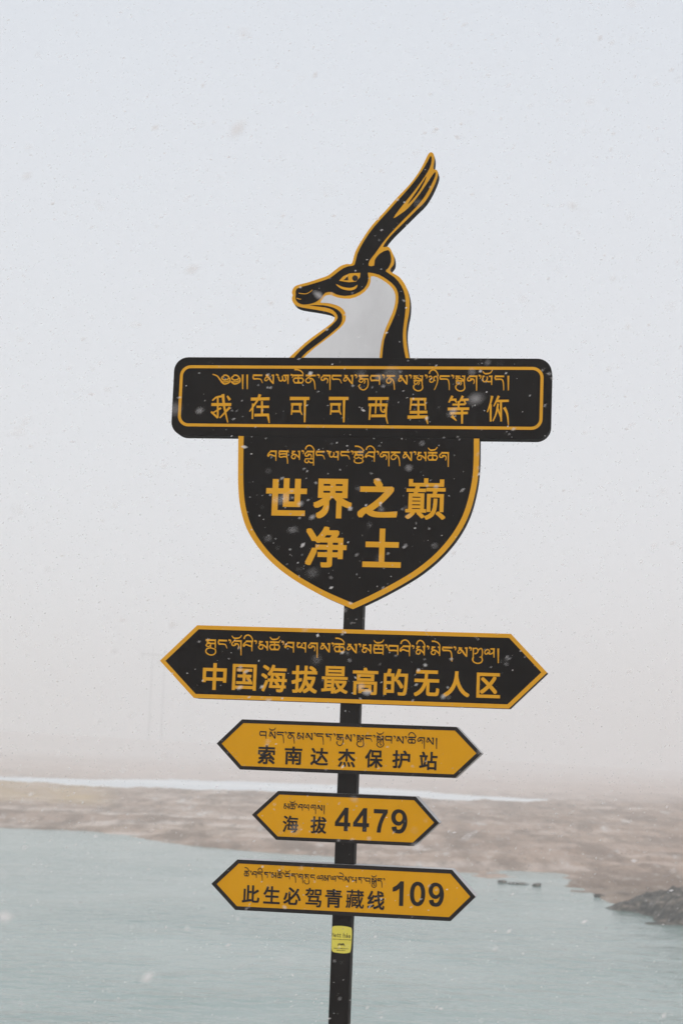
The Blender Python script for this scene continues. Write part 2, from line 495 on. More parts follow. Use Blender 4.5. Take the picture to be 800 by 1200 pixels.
def fill2d(loops):
    cu = bpy.data.curves.new('f', 'CURVE'); cu.dimensions = '2D'; cu.fill_mode = 'BOTH'; cu.extrude = .01
    for lp in loops:
        sp = cu.splines.new('POLY'); sp.points.add(len(lp) - 1)
        for p, (a, b) in zip(sp.points, lp): p.co = (a, b, 0, 1)
        sp.use_cyclic_u = True
    return cu

def typeset(name, items, yf, mat, parent, bold=0.03, th=0.0010):
    """Characters fitted one by one to their boxes: (char, x0, x1, y0, y1) in photo pixels."""
    V, F = [], []
    for ch, x0, x1, y0, y1 in items:
        thin = {'巅': .4, '藏': .55, '驾': .7, '最': .75, '净': .8, '海': .8, '国': .85}.get(ch, 1.0)
        if ch in FIG:
            cu = fill2d(FIG[ch])
        else:
            cu = bpy.data.curves.new('t', 'FONT'); cu.body = ch; cu.size = 1
            cu.extrude = 0.01; cu.resolution_u = 6
        t = bpy.data.objects.new('tmp', cu); COL.objects.link(t)
        dg = bpy.context.evaluated_depsgraph_get()
        me = bpy.data.meshes.new_from_object(t.evaluated_get(dg))
        bpy.data.objects.remove(t); bpy.data.curves.remove(cu)
        P = np.array([v.co[:] for v in me.vertices])
        lo, hi = P.min(0) - bold * thin, P.max(0) + bold * thin
        cx, cy = (x0 + x1) / 2, (y0 + y1) / 2
        u0, v0 = uv(cx, cy, yf)
        k = abs(uv(cx + 1, cy, yf)[0] - u0); kv = abs(uv(cx, cy + 1, yf)[1] - v0)
        sq = bold * thin * 0.98                      # heavy face: the outline widened all round
        ofs = [(0, 0)] + ([(sq, 0), (sq, sq), (0, sq), (-sq, sq), (-sq, 0), (-sq, -sq), (0, -sq), (sq, -sq)] if bold else [])
        for n_, (ox, oy) in enumerate(ofs):
            base = len(V)
            for p in P:
                V.append((u0 + ((p[0] + ox - lo[0]) / (hi[0] - lo[0]) - .5) * (x1 - x0) * k,
                          yf - (th + n_ * 0.00003 if p[2] > 0 else -0.0006 - n_ * 0.00003),
                          v0 + ((p[1] + oy - lo[1]) / (hi[1] - lo[1]) - .5) * (y1 - y0) * kv))
            F += [tuple(base + i for i in f.vertices) for f in me.polygons]
        bpy.data.meshes.remove(me)
    me = bpy.data.meshes.new(name); me.from_pydata(V, [], F)
    bm = bmesh.new(); bm.from_mesh(me); bmesh.ops.recalc_face_normals(bm, faces=bm.faces); bm.to_mesh(me); bm.free()
    return obj(name, me, mat, parent)

# Tibetan letters as pen strokes: x 0..1 over the letter's width, y down in letter heights from the head line
H = ([(0.02, .05), (1.0, .05)], .23, .2)
ST = ([(.93, 0), (.93, .6), (.93, 1.1)], .2, .11)
G = {
 'nga': [H, ([(.1, .02), (.03, .22), (.06, .42), (.16, .55)], .15, .17), ([(.08, .5), (.45, .48), (.78, .52), (.9, .7), (1.0, 1.0)], .2, .07)],
 'da': [H, ([(.1, .02), (.03, .22), (.1, .44)], .15, .17), ([(.06, .42), (.45, .4), (.78, .45), (.9, .75), (.94, 1.2), (.95, 1.75)], .2, .1)],
 'sa': [([(.1, .05), (.46, .05)], .2, .14), ([(.74, .05), (1.02, .05)], .18, .2), ([(.32, .08), (.08, .42), (.04, .66), (.22, .7), (.36, .5)], .14, .12), ([(.26, .18), (.48, .4), (.7, .76), (.93, 1.06)], .24, .17), ST],
 'a': [([(.02, .25), (.05, .6), (.24, .75), (.4, .5), (.36, .12)], .16, .16), ([(.4, .5), (.55, .74), (.74, .56), (.66, .15)], .16, .16), ([(.45, .05), (1.02, .05)], .16, .2), ST],
 'cha': [H, ([(.16, .36), (.0, .62), (.18, .95), (.45, .85), (.5, .6)], .16, .14), ([(.84, .36), (1.0, .62), (.82, .95), (.55, .85), (.5, .6)], .16, .14), ([(.08, .38), (.92, .38)], .18, .18), ([(.5, .05), (.5, .65)], .15, .13), ([(.08, .98), (.92, .98)], .12, .12)],
 'na': [H, ([(.62, .05), (.28, .3), (.02, .62), (.14, .92), (.42, .88), (.56, .6)], .14, .14), ([(.35, .42), (.62, .44), (.82, .72), (.9, 1.2), (.93, 1.75)], .2, .1)],
 'ga': [([(.22, .05), (1.02, .05)], .22, .2), ([(.3, .05), (.05, .36), (.12, .62), (.38, .55), (.5, .35)], .14, .17), ([(.3, .42), (.6, .4), (.72, .65), (.64, 1.0)], .2, .08), ([(.94, 0), (.94, .8), (.94, 1.8)], .18, .11)],
 'ba': [([(.05, .05), (.98, .05)], .22, .2), ([(.1, .02), (.02, .3), (.1, .62)], .15, .18), ([(.05, .64), (.5, .6), (.95, .62)], .2, .18), ([(.92, 0), (.92, 1.15)], .19, .1)],
 'pa': [([(.0, .05), (.34, .05)], .2, .15), ([(.7, .05), (1.02, .05)], .15, .2), ([(.1, .02), (.02, .3), (.1, .62)], .15, .18), ([(.05, .64), (.5, .6), (.95, .62)], .2, .18), ([(.92, 0), (.92, 1.15)], .19, .1)],
 'pha': [([(.0, .05), (.36, .05)], .2, .15), ([(.66, .05), (1.02, .05)], .15, .2), ([(.26, .05), (.03, .32), (.12, .6)], .14, .17), ([(.08, .62), (.4, .5), (.56, .28), (.5, .1)], .17, .13), ([(.3, .58), (.65, .62), (.95, .8)], .17, .15), ([(.92, 0), (.92, 1.2)], .19, .1)],
 'ya': [([(.0, .05), (.24, .05)], .18, .14), ([(.1, .05), (.02, .42), (.14, .7), (.36, .64), (.5, .35), (.46, .08)], .15, .15), ([(.36, .6), (.6, .7), (.95, .66)], .17, .17), ([(.66, .05), (1.02, .05)], .17, .2), ST],
 'achung': [([(.28, .05), (1.02, .05)], .22, .2), ([(.34, .05), (.08, .36), (.0, .6), (.14, .7)], .14, .17), ([(.04, .66), (.3, .46), (.6, .58), (.95, .66)], .17, .17), ([(.92, 0), (.92, 1.25)], .19, .1)],
 'dza': [H, ([(.12, .02), (.03, .22), (.1, .4), (.5, .36), (.86, .38)], .15, .18), ([(.1, .42), (.05, .66), (.2, .78), (.55, .7), (.84, .72)], .14, .18), ([(.86, .05), (.86, .7), (.93, 1.1), (.94, 1.6)], .16, .1), ([(.98, -.12), (1.08, .18)], .12, .07)],
 'ma': [([(.08, .05), (.48, .05)], .2, .14), ([(.74, .05), (1.02, .05)], .18, .2), ([(.38, .05), (.08, .28), (.3, .44)], .14, .17), ([(.24, .44), (.02, .68), (.16, .94), (.42, .9), (.46, .62)], .14, .13), ([(.26, .4), (.58, .5), (.93, .86)], .2, .15), ST],
 'ra': [H, ([(.5, .05), (.16, .34), (.4, .46)], .15, .17), ([(.28, .44), (.6, .42), (.78, .62), (.74, 1.15)], .2, .09)],
 'la': [([(.56, .05), (1.02, .05)], .16, .2), ([(.3, .1), (.05, .32), (.02, .62), (.2, .7), (.36, .42)], .14, .14), ([(.3, .5), (.5, .68), (.72, .6), (.92, .42)], .17, .15), ([(.3, .12), (.5, .3), (.46, .5)], .13, .13), ST],
 'tha': [H, ([(.1, .05), (.03, .5), (.1, .98)], .15, .16), ([(.06, .5), (.92, .5)], .17, .17), ([(.06, .98), (.92, .95)], .18, .18), ([(.5, .05), (.5, .5)], .14, .14), ([(.92, 0), (.92, 1.2)], .18, .1)],
 'kha': [([(.1, -.02), (.1, .8), (.08, 1.6)], .17, .1), ([(.1, .12), (.4, .02), (.56, .3), (.44, .62), (.2, .7)], .14, .14), ([(.56, .25), (.86, .02), (.98, .4), (.92, 1.0), (.7, 1.1)], .15, .12)],
 'nya': [([(.02, .2), (.24, .05), (.36, .3), (.14, .5), (.2, .78), (.46, .76), (.58, .45), (.56, .12)], .14, .14), ([(.56, .2), (.82, .08), (.98, .4), (.9, 1.0), (.62, 1.75)], .17, .09), ([(.5, .5), (.75, .62)], .15, .12)],
 'zha': [H, ([(.5, .05), (.2, .25), (.5, .38), (.15, .58), (.45, .78)], .14, .14), ([(.5, .42), (.8, .5), (.86, 1.0)], .16, .1)],
 'rgya': [H, ([(.46, .05), (.14, .26), (.44, .38)], .13, .14), ([(.1, .46), (.92, .44)], .17, .17), ([(.2, .48), (.04, .7), (.3, .86), (.5, .62)], .13, .13), ([(.56, .5), (.66, .76), (.56, 1.0)], .15, .1), ([(.94, .4), (.97, 1.1), (.86, 1.5), (.55, 1.78), (.22, 1.66), (.04, 1.3), (.2, 1.14)], .14, .14)],
 'sta': [([(.0, .05), (.5, .05)], .17, .13), ([(.66, .05), (1.02, .05)], .15, .17), ([(.26, .05), (.04, .34), (.3, .44)], .13, .14), ([(.24, .22), (.6, .36), (.92, .56)], .19, .13), ([(.93, 0), (.93, .6)], .17, .14), ([(.02, .62), (.96, .62)], .17, .17), ([(.2, .64), (.08, .9), (.3, 1.06), (.46, .8)], .13, .13), ([(.54, .66), (.62, .92), (.5, 1.16)], .14, .09), ([(.9, .62), (.93, 1.15)], .15, .12)],
 'u': [([(.14, 1.12), (.02, 1.36), (.12, 1.66), (.45, 1.86), (.8, 1.78), (.97, 1.48), (.92, 1.1)], .15, .14)],
 'yatag': [([(.92, 1.0), (.98, 1.4), (.7, 1.75), (.3, 1.75), (.04, 1.4), (.14, 1.15)], .14, .14), ([(.4, 1.25), (.66, 1.35), (.52, 1.55)], .12, .11)],
 'latag': [([(.08, 1.0), (.02, 1.3), (.28, 1.45), (.44, 1.15)], .14, .14), ([(.4, 1.2), (.6, 1.42), (.9, 1.4)], .15, .14), ([(.93, .9), (.95, 1.7)], .15, .1), ([(.05, .95), (.9, .95)], .13, .13)],
 'ratag': [([(.1, 1.1), (.5, 1.0), (.9, 1.15)], .15, .12)],
 'rtsa': [H, ([(.46, .05), (.14, .22), (.4, .32)], .13, .14), ([(.06, .42), (.94, .42)], .17, .17), ([(.2, .44), (.02, .7), (.3, .86), (.5, .64)], .13, .13), ([(.8, .44), (1.0, .7), (.7, .86), (.5, .64)], .13, .13), ([(.1, .98), (.04, 1.24), (.3, 1.42), (.7, 1.4), (.96, 1.2), (.86, .95)], .14, .14), ([(.95, -.1), (1.1, -.2)], .12, .08)],
 'i': [([(.08, -.22), (.2, -.56), (.5, -.72), (.8, -.56), (.98, -.2), (1.0, .1)], .17, .13)],
 'e': [([(.1, -.66), (.4, -.66), (.75, -.5), (.96, -.2), (.92, .0)], .19, .1)],
 'o': [([(.04, -.56), (.2, -.32), (.42, -.24)], .1, .19), ([(.36, -.26), (.66, -.3), (.86, -.42), (1.0, -.68)], .2, .09)],
 'tsheg': [([(-.15, -.02), (.12, .02), (.04, .36)], .24, .07)],
 'shad': [([(0, -.02), (0, .7), (0, 1.75)], .24, .12)],
}
G['ka'] = G['rgya'][1:4] + [H, ([(.94, .0), (.94, 1.0)], .15, .14), ([(.5, .4), (.5, 1.0)], .13, .1)]
G['tsha'] = G['cha'] + [([(.98, -.06), (1.12, -.24)], .14, .08)]

def tibetan(items, hx0, hy0, hx1, hy1, em):
    """items: (glyph+vowel names, x0, x1) in photo pixels, head line from (hx0,hy0) to (hx1,hy1) -> pixel strokes."""
    out = []
    for nm, x0, x1 in items:
        for gname in nm.split('+'):
            for pts, w0, w1 in G[gname]:
                xs_ = x0 if x1 else x0
                wd = (x1 - x0) * .94 if x1 else em
                q = []
                for a, b in pts:
                    x = x0 + a * wd
                    q.append((x, hy0 + (hy1 - hy0) * (x - hx0) / (hx1 - hx0) + b * em))
                if len(q) > 2: q = smooth(q, 3, False)
                out.append((q, w0 * em, w1 * em))
    return out

def to_board(px_strokes, yf):
    return [([uv(x, y, yf) for x, y in p], a * MPP, b * MPP) for p, a, b in px_strokes]

def zoomed(lst, ox, oy, s):
    return [([(ox + x / s, oy + y / s) for x, y in (smooth(p, 3, False) if len(p) > 2 else p)], a / s, b / s) for p, a, b in lst]

# post -------------------------------------------------------------
pc = (uv(413.2, 716, -0.04)[0] + uv(396.4, 1198, -0.04)[0]) / 2
PWID = 22.6 * MPP
top_v = uv(410, 540, 0)[1]
bm = bmesh.new(); bmesh.ops.create_cube(bm, size=1)
for v in bm.verts: v.co = Vector((pc + v.co.x * PWID, v.co.y * PWID * .95, (-0.35 if v.co.z < 0 else top_v)))
bmesh.ops.bevel(bm, geom=[e for e in bm.edges if abs((e.verts[0].co - e.verts[1].co).z) > .5], offset=0.005, segments=3, affect='EDGES', profile=.5)
me = bpy.data.meshes.new('post'); bm.to_mesh(me); bm.free()
obj('post', me, M_POST, root)

# banner board -------------------------------------------------------
BD = 20 * MPP; BF = -BD / 2
def rrect(x0, x1, z0, z1, r, n=8):
    out = []
    for cx, cz, a0 in ((x1 - r, z1 - r, 0), (x0 + r, z1 - r, 90), (x0 + r, z0 + r, 180), (x1 - r, z0 + r, 270)):
        for k in range(n + 1):
            a = R(a0 + 90 * k / n); out.append((cx + r * math.cos(a), cz + r * math.sin(a)))
    return out
bl = (uv(203.2, 440, BF)[0] + uv(201.6, 490, BF)[0]) / 2
br = (uv(645.4, 446, BF)[0] + uv(645, 500, BF)[0]) / 2
bt = (uv(260, 418.2, BF)[1] + uv(620, 420.6, BF)[1]) / 2
bb = (uv(240, 510.8, BF)[1] + uv(620, 514.6, BF)[1]) / 2
banner = plate('banner_board', [rrect(bl, br, bb, bt, 17 * MPP)], BF, -BF, M_BLACK, root, 0.002)
gl, gr = uv(209.8, 465, BF)[0], uv(635.9, 465, BF)[0]
gt = (uv(260, 428.2, BF)[1] + uv(620, 430.0, BF)[1]) / 2
gb = (uv(260, 500.2, BF)[1] + uv(620, 503.6, BF)[1]) / 2
plate('border', [rrect(gl, gr, gb, gt, 13 * MPP), rrect(gl + 3.6 * MPP, gr - 3.6 * MPP, gb + 3.6 * MPP, gt - 3.6 * MPP, 9.6 * MPP)], BF - .001, BF + .0006, M_GOLD, banner)
L1 = [('nga', 296.3, 308.3), ('sa', 310, 321.8), ('tsheg', 324.8, 0), ('a', 326.5, 339), ('tsheg', 342, 0), ('cha+e', 343.8, 356.2), ('na', 358, 370.8), ('tsheg', 373, 0),
      ('ga', 375.7, 388), ('nga', 388.8, 400.8), ('sa', 402.3, 414.3), ('tsheg', 416.8, 0), ('rgya', 419.8, 432.3), ('ba', 433.8, 446.2), ('tsheg', 449, 0), ('na', 452.5, 463.3),
      ('sa', 466.5, 478), ('tsheg', 480.5, 0), ('sta+u', 484, 496), ('tsheg', 499, 0), ('nya+i', 501.7, 513.5), ('da', 514.8, 527.5), ('tsheg', 530, 0), ('sta+u', 533.3, 545.3),
      ('ga', 546.8, 559.5), ('tsheg', 561.8, 0), ('ya+o', 564.8, 577.2), ('da', 579.3, 591), ('shad', 595.2, 0), ('shad', 284.5, 0), ('shad', 289.8, 0)]
t1 = tibetan(L1, 300, 439.3, 590, 440.6, 9.6)
yig = []
for dx in (0, 78):
    yig += [([(150 + dx, 104), (133 + dx, 118), (150 + dx, 136), (180 + dx, 130), (188 + dx, 112), (168 + dx, 98), (146 + dx, 100)], 11, 11),
            ([(128 + dx, 146), (155 + dx, 167), (196 + dx, 150), (196 + dx, 118)], 12, 10), ([(140 + dx, 150), (170 + dx, 150), (190 + dx, 140)], 9, 8)]
yig += [([(62, 91), (96, 103), (118, 130), (135, 150)], 8, 13)]
t1 += zoomed(yig, 240, 425, 6.667)
strokes('lettering', to_board(t1, BF), BF, M_GOLD, banner)
h1 = zoomed([([(60, 297), (92, 270), (150, 262)], 10, 18), ([(142, 246), (150, 330), (164, 400), (180, 467)], 24, 9), ([(52, 327), (207, 327)], 24, 24), ([(102, 275), (102, 432)], 14, 14),
             ([(50, 383), (102, 432)], 15, 15), ([(128, 354), (54, 398)], 16, 9), ([(176, 260), (197, 292)], 14, 22), ([(197, 348), (118, 432)], 20, 10),
             ([(360, 285), (506, 282)], 24, 24), ([(432, 248), (408, 300), (350, 382)], 24, 9), ([(376, 320), (372, 440)], 15, 12), ([(404, 345), (502, 345)], 19, 19), ([(447, 300), (447, 412)], 16, 16),
             ([(388, 410), (500, 408)], 22, 22), ([(492, 404), (504, 472)], 22, 8)], 240, 425, 6.667)
for dx in (-305, 0):
    h1 += zoomed([([(303 + dx, 280), (455 + dx, 280)], 27, 25), ([(421 + dx, 286), (418 + dx, 466)], 20, 12), ([(312 + dx, 325), (396 + dx, 325)], 20, 20), ([(323 + dx, 325), (315 + dx, 407)], 14, 10),
                  ([(381 + dx, 325), (384 + dx, 375), (398 + dx, 407)], 17, 8), ([(322 + dx, 380), (387 + dx, 380)], 17, 17)], 340, 425, 6.667)
h1 += zoomed([([(608, 281), (768, 280)], 25, 23), ([(610, 330), (760, 330)], 23, 23), ([(626, 335), (617, 447)], 15, 12), ([(749, 330), (748, 420), (761, 477)], 17, 8), ([(630, 416), (748, 415)], 22, 22),
              ([(672, 286), (664, 397)], 14, 11), ([(708, 286), (708, 370), (733, 386), (733, 362)], 14, 11)], 340, 425, 6.667)
h1 += zoomed([([(335, 285), (462, 285)], 20, 20), ([(346, 285), (335, 372)], 16, 10), ([(450, 280), (455, 367)], 16, 10), ([(345, 328), (450, 328)], 15, 15), ([(400, 280), (400, 430)], 16, 16), ([(332, 388), (470, 386)], 22, 22),
              ([(315, 426), (472, 423)], 27, 23), ([(458, 416), (473, 480)], 24, 8)], 430, 425, 6.667)
h1 += zoomed([([(132, 260), (104, 312)], 19, 12), ([(120, 290), (164, 288)], 17, 15), ([(150, 290), (166, 312)], 14, 12), ([(214, 260), (184, 312)], 19, 12), ([(200, 292), (260, 288)], 19, 17), ([(224, 294), (236, 325)], 14, 12),
              ([(132, 328), (232, 325)], 15, 15), ([(95, 362), (262, 360)], 23, 21), ([(115, 396), (252, 393)], 20, 20), ([(180, 300), (180, 362)], 15, 15), ([(207, 365), (207, 477)], 19, 13), ([(126, 416), (164, 454)], 26, 7),
              ([(442, 260), (430, 312), (404, 387)], 20, 8), ([(430, 325), (430, 460)], 17, 14), ([(494, 260), (454, 342)], 19, 9), ([(478, 300), (572, 298)], 20, 18), ([(510, 302), (512, 460)], 17, 13), ([(488, 320), (472, 400), (447, 458)], 16, 9),
              ([(480, 345), (514, 440)], 14, 12), ([(536, 350), (560, 402), (569, 490)], 24, 7)], 510, 425, 6.667)
strokes('lettering', to_board(h1, BF), BF, M_GOLD, banner)

# shield board ---------------------------------------------------------
SD = 24 * MPP; SF = -SD / 2 + 0.002
shield_px = [(279.4, 510.3), (279, 547), (279.3, 572), (281.6, 594), (287.8, 616.3), (298, 635), (313, 653.8), (331.9, 670.6), (354.4, 685.6), (378.8, 698.8), (401, 708.7), (413.4, 713.9),
             (434, 704.6), (456, 693.4), (478, 681), (496, 669), (514, 653.8), (530, 636), (542, 618), (550.3, 600), (556, 580), (559.6, 560), (561, 538), (561.2, 513.6)]
def shield_loop(pts):
    i = 11
    return smooth(pts[:i + 1], 4, False)[:-1] + smooth(pts[i:], 4, False)
sh = [uv(x, y, SF) for x, y in shield_loop(shield_px)]
vt = bb - 0.0005
sh[0] = (sh[0][0], vt); sh[-1] = (sh[-1][0], vt)
shield = plate('shield_board', [sh], SF, -SF, M_BLACK, root, 0.0015)
ins = inset(sh, 6.4 * MPP)
ins[0] = (ins[0][0], vt - .0003); ins[-1] = (ins[-1][0], vt - .0003)
band = sh + ins[::-1]
plate('border', [band], SF - .001, SF + .0006, M_GOLD, shield)
L2 = [('achung', 313.8, 324.8), ('dza', 326.7, 338.3), ('ma', 341.3, 352.2), ('tsheg', 354.8, 0), ('ga+latag+i', 357, 368.7), ('nga', 370.2, 381), ('tsheg', 384, 0), ('ya', 385.8, 397.5), ('nga', 399, 410.3), ('tsheg', 412.5, 0),
      ('rtsa+e', 414.5, 426.5), ('achung+i', 428, 440), ('tsheg', 442.3, 0), ('ga', 444.8, 456.8), ('na', 457.7, 469.7), ('sa', 471.8, 483.2), ('tsheg', 485.8, 0), ('ma', 488.3, 500), ('cha+o', 501, 512.8), ('ga', 514.3, 526.3)]
strokes('lettering', to_board(tibetan(L2, 315, 528.3, 520, 530.2, 9.4), SF), SF, M_GOLD, shield)
typeset('lettering', [('世', 311.6, 359.4, 560.4, 604.4), ('界', 367.1, 412.5, 561, 607.8), ('之', 419, 466, 560.4, 607), ('巅', 475, 522, 560.4, 609), ('净', 358, 406, 617, 665), ('土', 425, 470, 619.4, 665)], SF, M_GOLD, shield, 0.031)

# arrow boards ----------------------------------------------------------
AD = 31 * MPP
def arrow(label, px, face, rim, edge, bw):
    AF = -AD / 2
    tl, tr, rt, br_, bl_, lt = [uv(x, y, AF) for x, y in px]
    zt, zb = (tl[1] + tr[1]) / 2, (br_[1] + bl_[1]) / 2
    zm = (lt[1] + rt[1]) / 2
    xl, xr = (tl[0] + bl_[0]) / 2, (tr[0] + br_[0]) / 2
    lp = [(xl, zt), (xr, zt), (rt[0], zm), (xr, zb), (xl, zb), (lt[0], zm)]
    b = plate('arrow_board', [lp], AF, -AF, face, root, 0.0015, edge)
    plate('border', [lp, inset(lp, bw * MPP)], AF - .001, AF + .0006, rim, b)
    tag(b, label)
    return b, AF

b1, AF = arrow('wide black double pointed board with gold rim and gold lettering', [(230.4, 732.8), (598.2, 742.6), (640.6, 788), (596.2, 830), (228, 818.2), (187.6, 774.4)], M_BLACK, M_GOLD, M_BLACK, 4.7)
L3 = [('ka+u+ratag', 241, 254), ('nga', 255.8, 266.8), ('tsheg', 269.3, 0), ('ga+o', 271.3, 284), ('achung+i', 285.2, 296.8), ('tsheg', 299.5, 0), ('ma', 302.8, 314.8), ('tsha+o', 316, 328.3), ('tsheg', 331.3, 0),
      ('achung', 333.8, 345.5), ('pha', 347.8, 359.5), ('ga', 361, 373), ('sa', 375.3, 387.3), ('tsheg', 389.8, 0), ('cha+e', 391.8, 404.2), ('sa', 406.3, 418.8), ('tsheg', 421.3, 0), ('ma', 424, 435.7), ('tha+o', 437.5, 450.3), ('tsheg', 452.2, 0),
      ('ba', 454.9, 467.5), ('achung+i', 468.4, 481.2), ('tsheg', 483.6, 0), ('ma+i', 487.1, 498.1), ('tsheg', 501.1, 0), ('ma+e', 504.6, 516.2), ('da', 517.9, 530.5), ('tsheg', 532.6, 0), ('sa', 535.8, 548), ('tsheg', 550.6, 0),
      ('kha+u', 552.9, 565.9), ('la', 567.6, 579.9), ('shad', 583.4, 0)]
strokes('lettering', to_board(tibetan(L3, 245, 749.6, 575, 760, 9.6), AF), AF, M_GOLD, b1)
typeset('lettering', [('中', 237.6, 265.6, 777, 808.5), ('国', 272.3, 300.5, 778.3, 809), ('海', 306, 336.2, 779, 811), ('拔', 341.6, 371.8, 780, 812.3), ('最', 376.8, 407.7, 780.7, 812.8), ('高', 412.9, 442.8, 782.4, 814.4),
                      ('的', 449.2, 477.7, 783.8, 815), ('无', 484.8, 514.5, 785.4, 816.3), ('人', 519.3, 550, 786.6, 816.8), ('区', 558, 585.8, 788.5, 818)], AF, M_GOLD, b1, 0.022)

b2, AF = arrow('yellow double pointed board with black rim, right below the black one', [(283.3, 842.8), (535.2, 852), (564, 882.6), (532.4, 911.4), (281.6, 902.2), (254, 871.6)], M_YEL, M_INK, M_EDGE, 4.2)
L4 = [('ba', 304.3, 313), ('sa+o', 315.3, 323.5), ('da', 324.5, 333.3), ('tsheg', 334.8, 0), ('na', 337.3, 346), ('ma', 348, 356.5), ('sa', 358, 366.7), ('tsheg', 368.8, 0), ('da', 370.8, 379.8), ('ra', 380.8, 389.8), ('tsheg', 391.8, 0),
      ('rgya', 394, 402.7), ('sa', 404.5, 412.5), ('tsheg', 414.8, 0), ('sta+u', 417.8, 426.8), ('nga', 427.8, 436.2), ('tsheg', 438.3, 0), ('sta+yatag+o', 441, 450), ('ba', 451.2, 459.8), ('tsheg', 462, 0), ('sa', 464.3, 473.3), ('tsheg', 475.2, 0),
      ('tsha+i', 477.8, 487.2), ('ga', 488.7, 498), ('sa', 499.2, 508.5), ('shad', 511.2, 0)]
strokes('lettering', to_board(tibetan(L4, 305, 857, 505, 864.6, 7.4), AF), AF, M_INK, b2)
typeset('lettering', [('索', 302.3, 322.3, 873.3, 895.5), ('南', 333.5, 354, 874.8, 896.2), ('达', 363.8, 384.5, 876.3, 897), ('杰', 396, 416.2, 877.3, 899), ('保', 427.5, 448.3, 878.2, 899.8), ('护', 459.5, 480.3, 879.3, 900.5), ('站', 491, 512.2, 880.8, 902.5)], AF, M_INK, b2, 0.022)

b3, AF = arrow('short yellow double pointed board with the number 4479', [(326.5, 927), (487, 933.5), (514.2, 964.4), (485, 991.4), (322.9, 984.3), (295.2, 954.8)], M_YEL, M_INK, M_EDGE, 4.0)
L5 = [('ma', 332.5, 339), ('tsha+o', 339.5, 346.3), ('tsheg', 347.5, 0), ('achung', 349.5, 355), ('pha', 356, 362.5), ('ga', 363.8, 370.5), ('sa', 371.5, 378), ('shad', 379.8, 0)]
strokes('lettering', to_board(tibetan(L5, 332, 941.6, 380, 943.8, 6.0), AF), AF, M_INK, b3)
typeset('lettering', [('海', 331.3, 349.5, 955.8, 975.5), ('拔', 363.8, 382.5, 956.8, 976.8)], AF, M_INK, b3, 0.022)
typeset('lettering', [('4', 392.5, 410.5, 946.3, 973.8), ('4', 413.8, 432.5, 946.8, 974.5), ('7', 437.5, 453.8, 948.3, 975.8), ('9', 458, 477, 948.3, 976.8)], AF, M_INK, b3, 0.0)

b4, AF = arrow('lowest yellow double pointed board with the number 109', [(277, 1007), (529.2, 1019.3), (557, 1050), (527.8, 1079.4), (277, 1066.6), (247.7, 1036.7)], M_YEL, M_INK, M_EDGE, 4.4)
L6 = [('tsha+e', 286.3, 291.9), ('tsheg', 293.8, 0), ('achung', 295.4, 301.3), ('da+i', 302, 308), ('ra', 309.4, 315), ('tsheg', 316.3, 0), ('ma', 318, 324), ('tsha+o', 325, 330.6), ('tsheg', 332, 0), ('ba+o', 334, 340), ('da', 341.3, 347), ('tsheg', 348, 0),
      ('ga', 349.4, 355.3), ('zha+u', 356.3, 362.8), ('nga', 363.8, 369.4), ('la', 371.5, 378.8), ('ma', 379.4, 385), ('tsheg', 386.3, 0), ('la', 387.8, 393.8), ('tsheg', 395.4, 0), ('nga+e', 397, 403), ('sa', 403.5, 409.4), ('tsheg', 410.6, 0),
      ('pa', 412.5, 418), ('ra', 419.4, 425), ('tsheg', 426.3, 0), ('ba', 428, 434), ('sta+yatag+o', 435, 441.3), ('da', 442, 448), ('tsheg', 449.8, 0)]
strokes('lettering', to_board(tibetan(L6, 287, 1020.6, 445, 1029.6, 6.0), AF), AF, M_INK, b4)
typeset('lettering', [('此', 283.8, 304.1, 1037.3, 1058), ('生', 308.7, 328.2, 1038.5, 1059.2), ('必', 332.2, 352.5, 1039.8, 1060.4), ('驾', 357.4, 376.8, 1040.6, 1063), ('青', 380.8, 400.8, 1041.7, 1063.8), ('藏', 405.2, 426.4, 1042.5, 1064.4), ('线', 430.3, 450.4, 1043.9, 1066)], AF, M_INK, b4, 0.020)
typeset('lettering', [('1', 459.7, 472.6, 1032.5, 1061.4), ('0', 480, 498, 1033.2, 1061.8), ('9', 501.7, 519.9, 1034.3, 1062.6)], AF, M_INK, b4, 0.0)

# antelope head -----------------------------------------------------------
ND = 17 * MPP; NF = -ND / 2
def B(pts, n=3, yf=NF): return [uv(x, y, yf) for x, y in (smooth(pts, n) if n else pts)]
ol = [(334, 424), (339, 419), (350, 408.6), (362, 398.2), (376, 388), (388, 379), (391.8, 374.2), (391, 369.4), (384, 365.8), (370, 363), (352, 360), (344.4, 356), (342, 350), (343, 346.2), (342, 343), (343.6, 338), (348, 334.4), (362, 330.6), (374, 326.6), (384, 323), (392, 317), (399, 311.8), (406, 309.4), (412.2, 308.6),
      (416.2, 295), (424.4, 280.5), (435.7, 264.2), (452, 246.4), (465, 231.7), (479.6, 216.3), (491, 200.9), (497.5, 188.7), (501.6, 180.6), (504.8, 178.4), (507.9, 181), (508.6, 188), (507.6, 197.8), (511.3, 199.2), (513, 203.3), (511.3, 210.6), (505.6, 223.6), (497.5, 236.6), (487.7, 246.4), (473, 261), (456.9, 277.2), (448.7, 289.2),
      (455, 289.2), (459, 295), (461.4, 302), (461, 310), (457, 317.6), (468, 325), (476, 337), (479.6, 352), (479.2, 366), (477, 378), (475.6, 390), (476.4, 404), (479, 419), (480, 424)]
ant = plate('antelope_head', [B(ol)], NF, -NF, M_BLACK, root, 0.0)
plate('outline', [B(ol)], NF - .0012, NF - .0002, M_GOLD, ant)
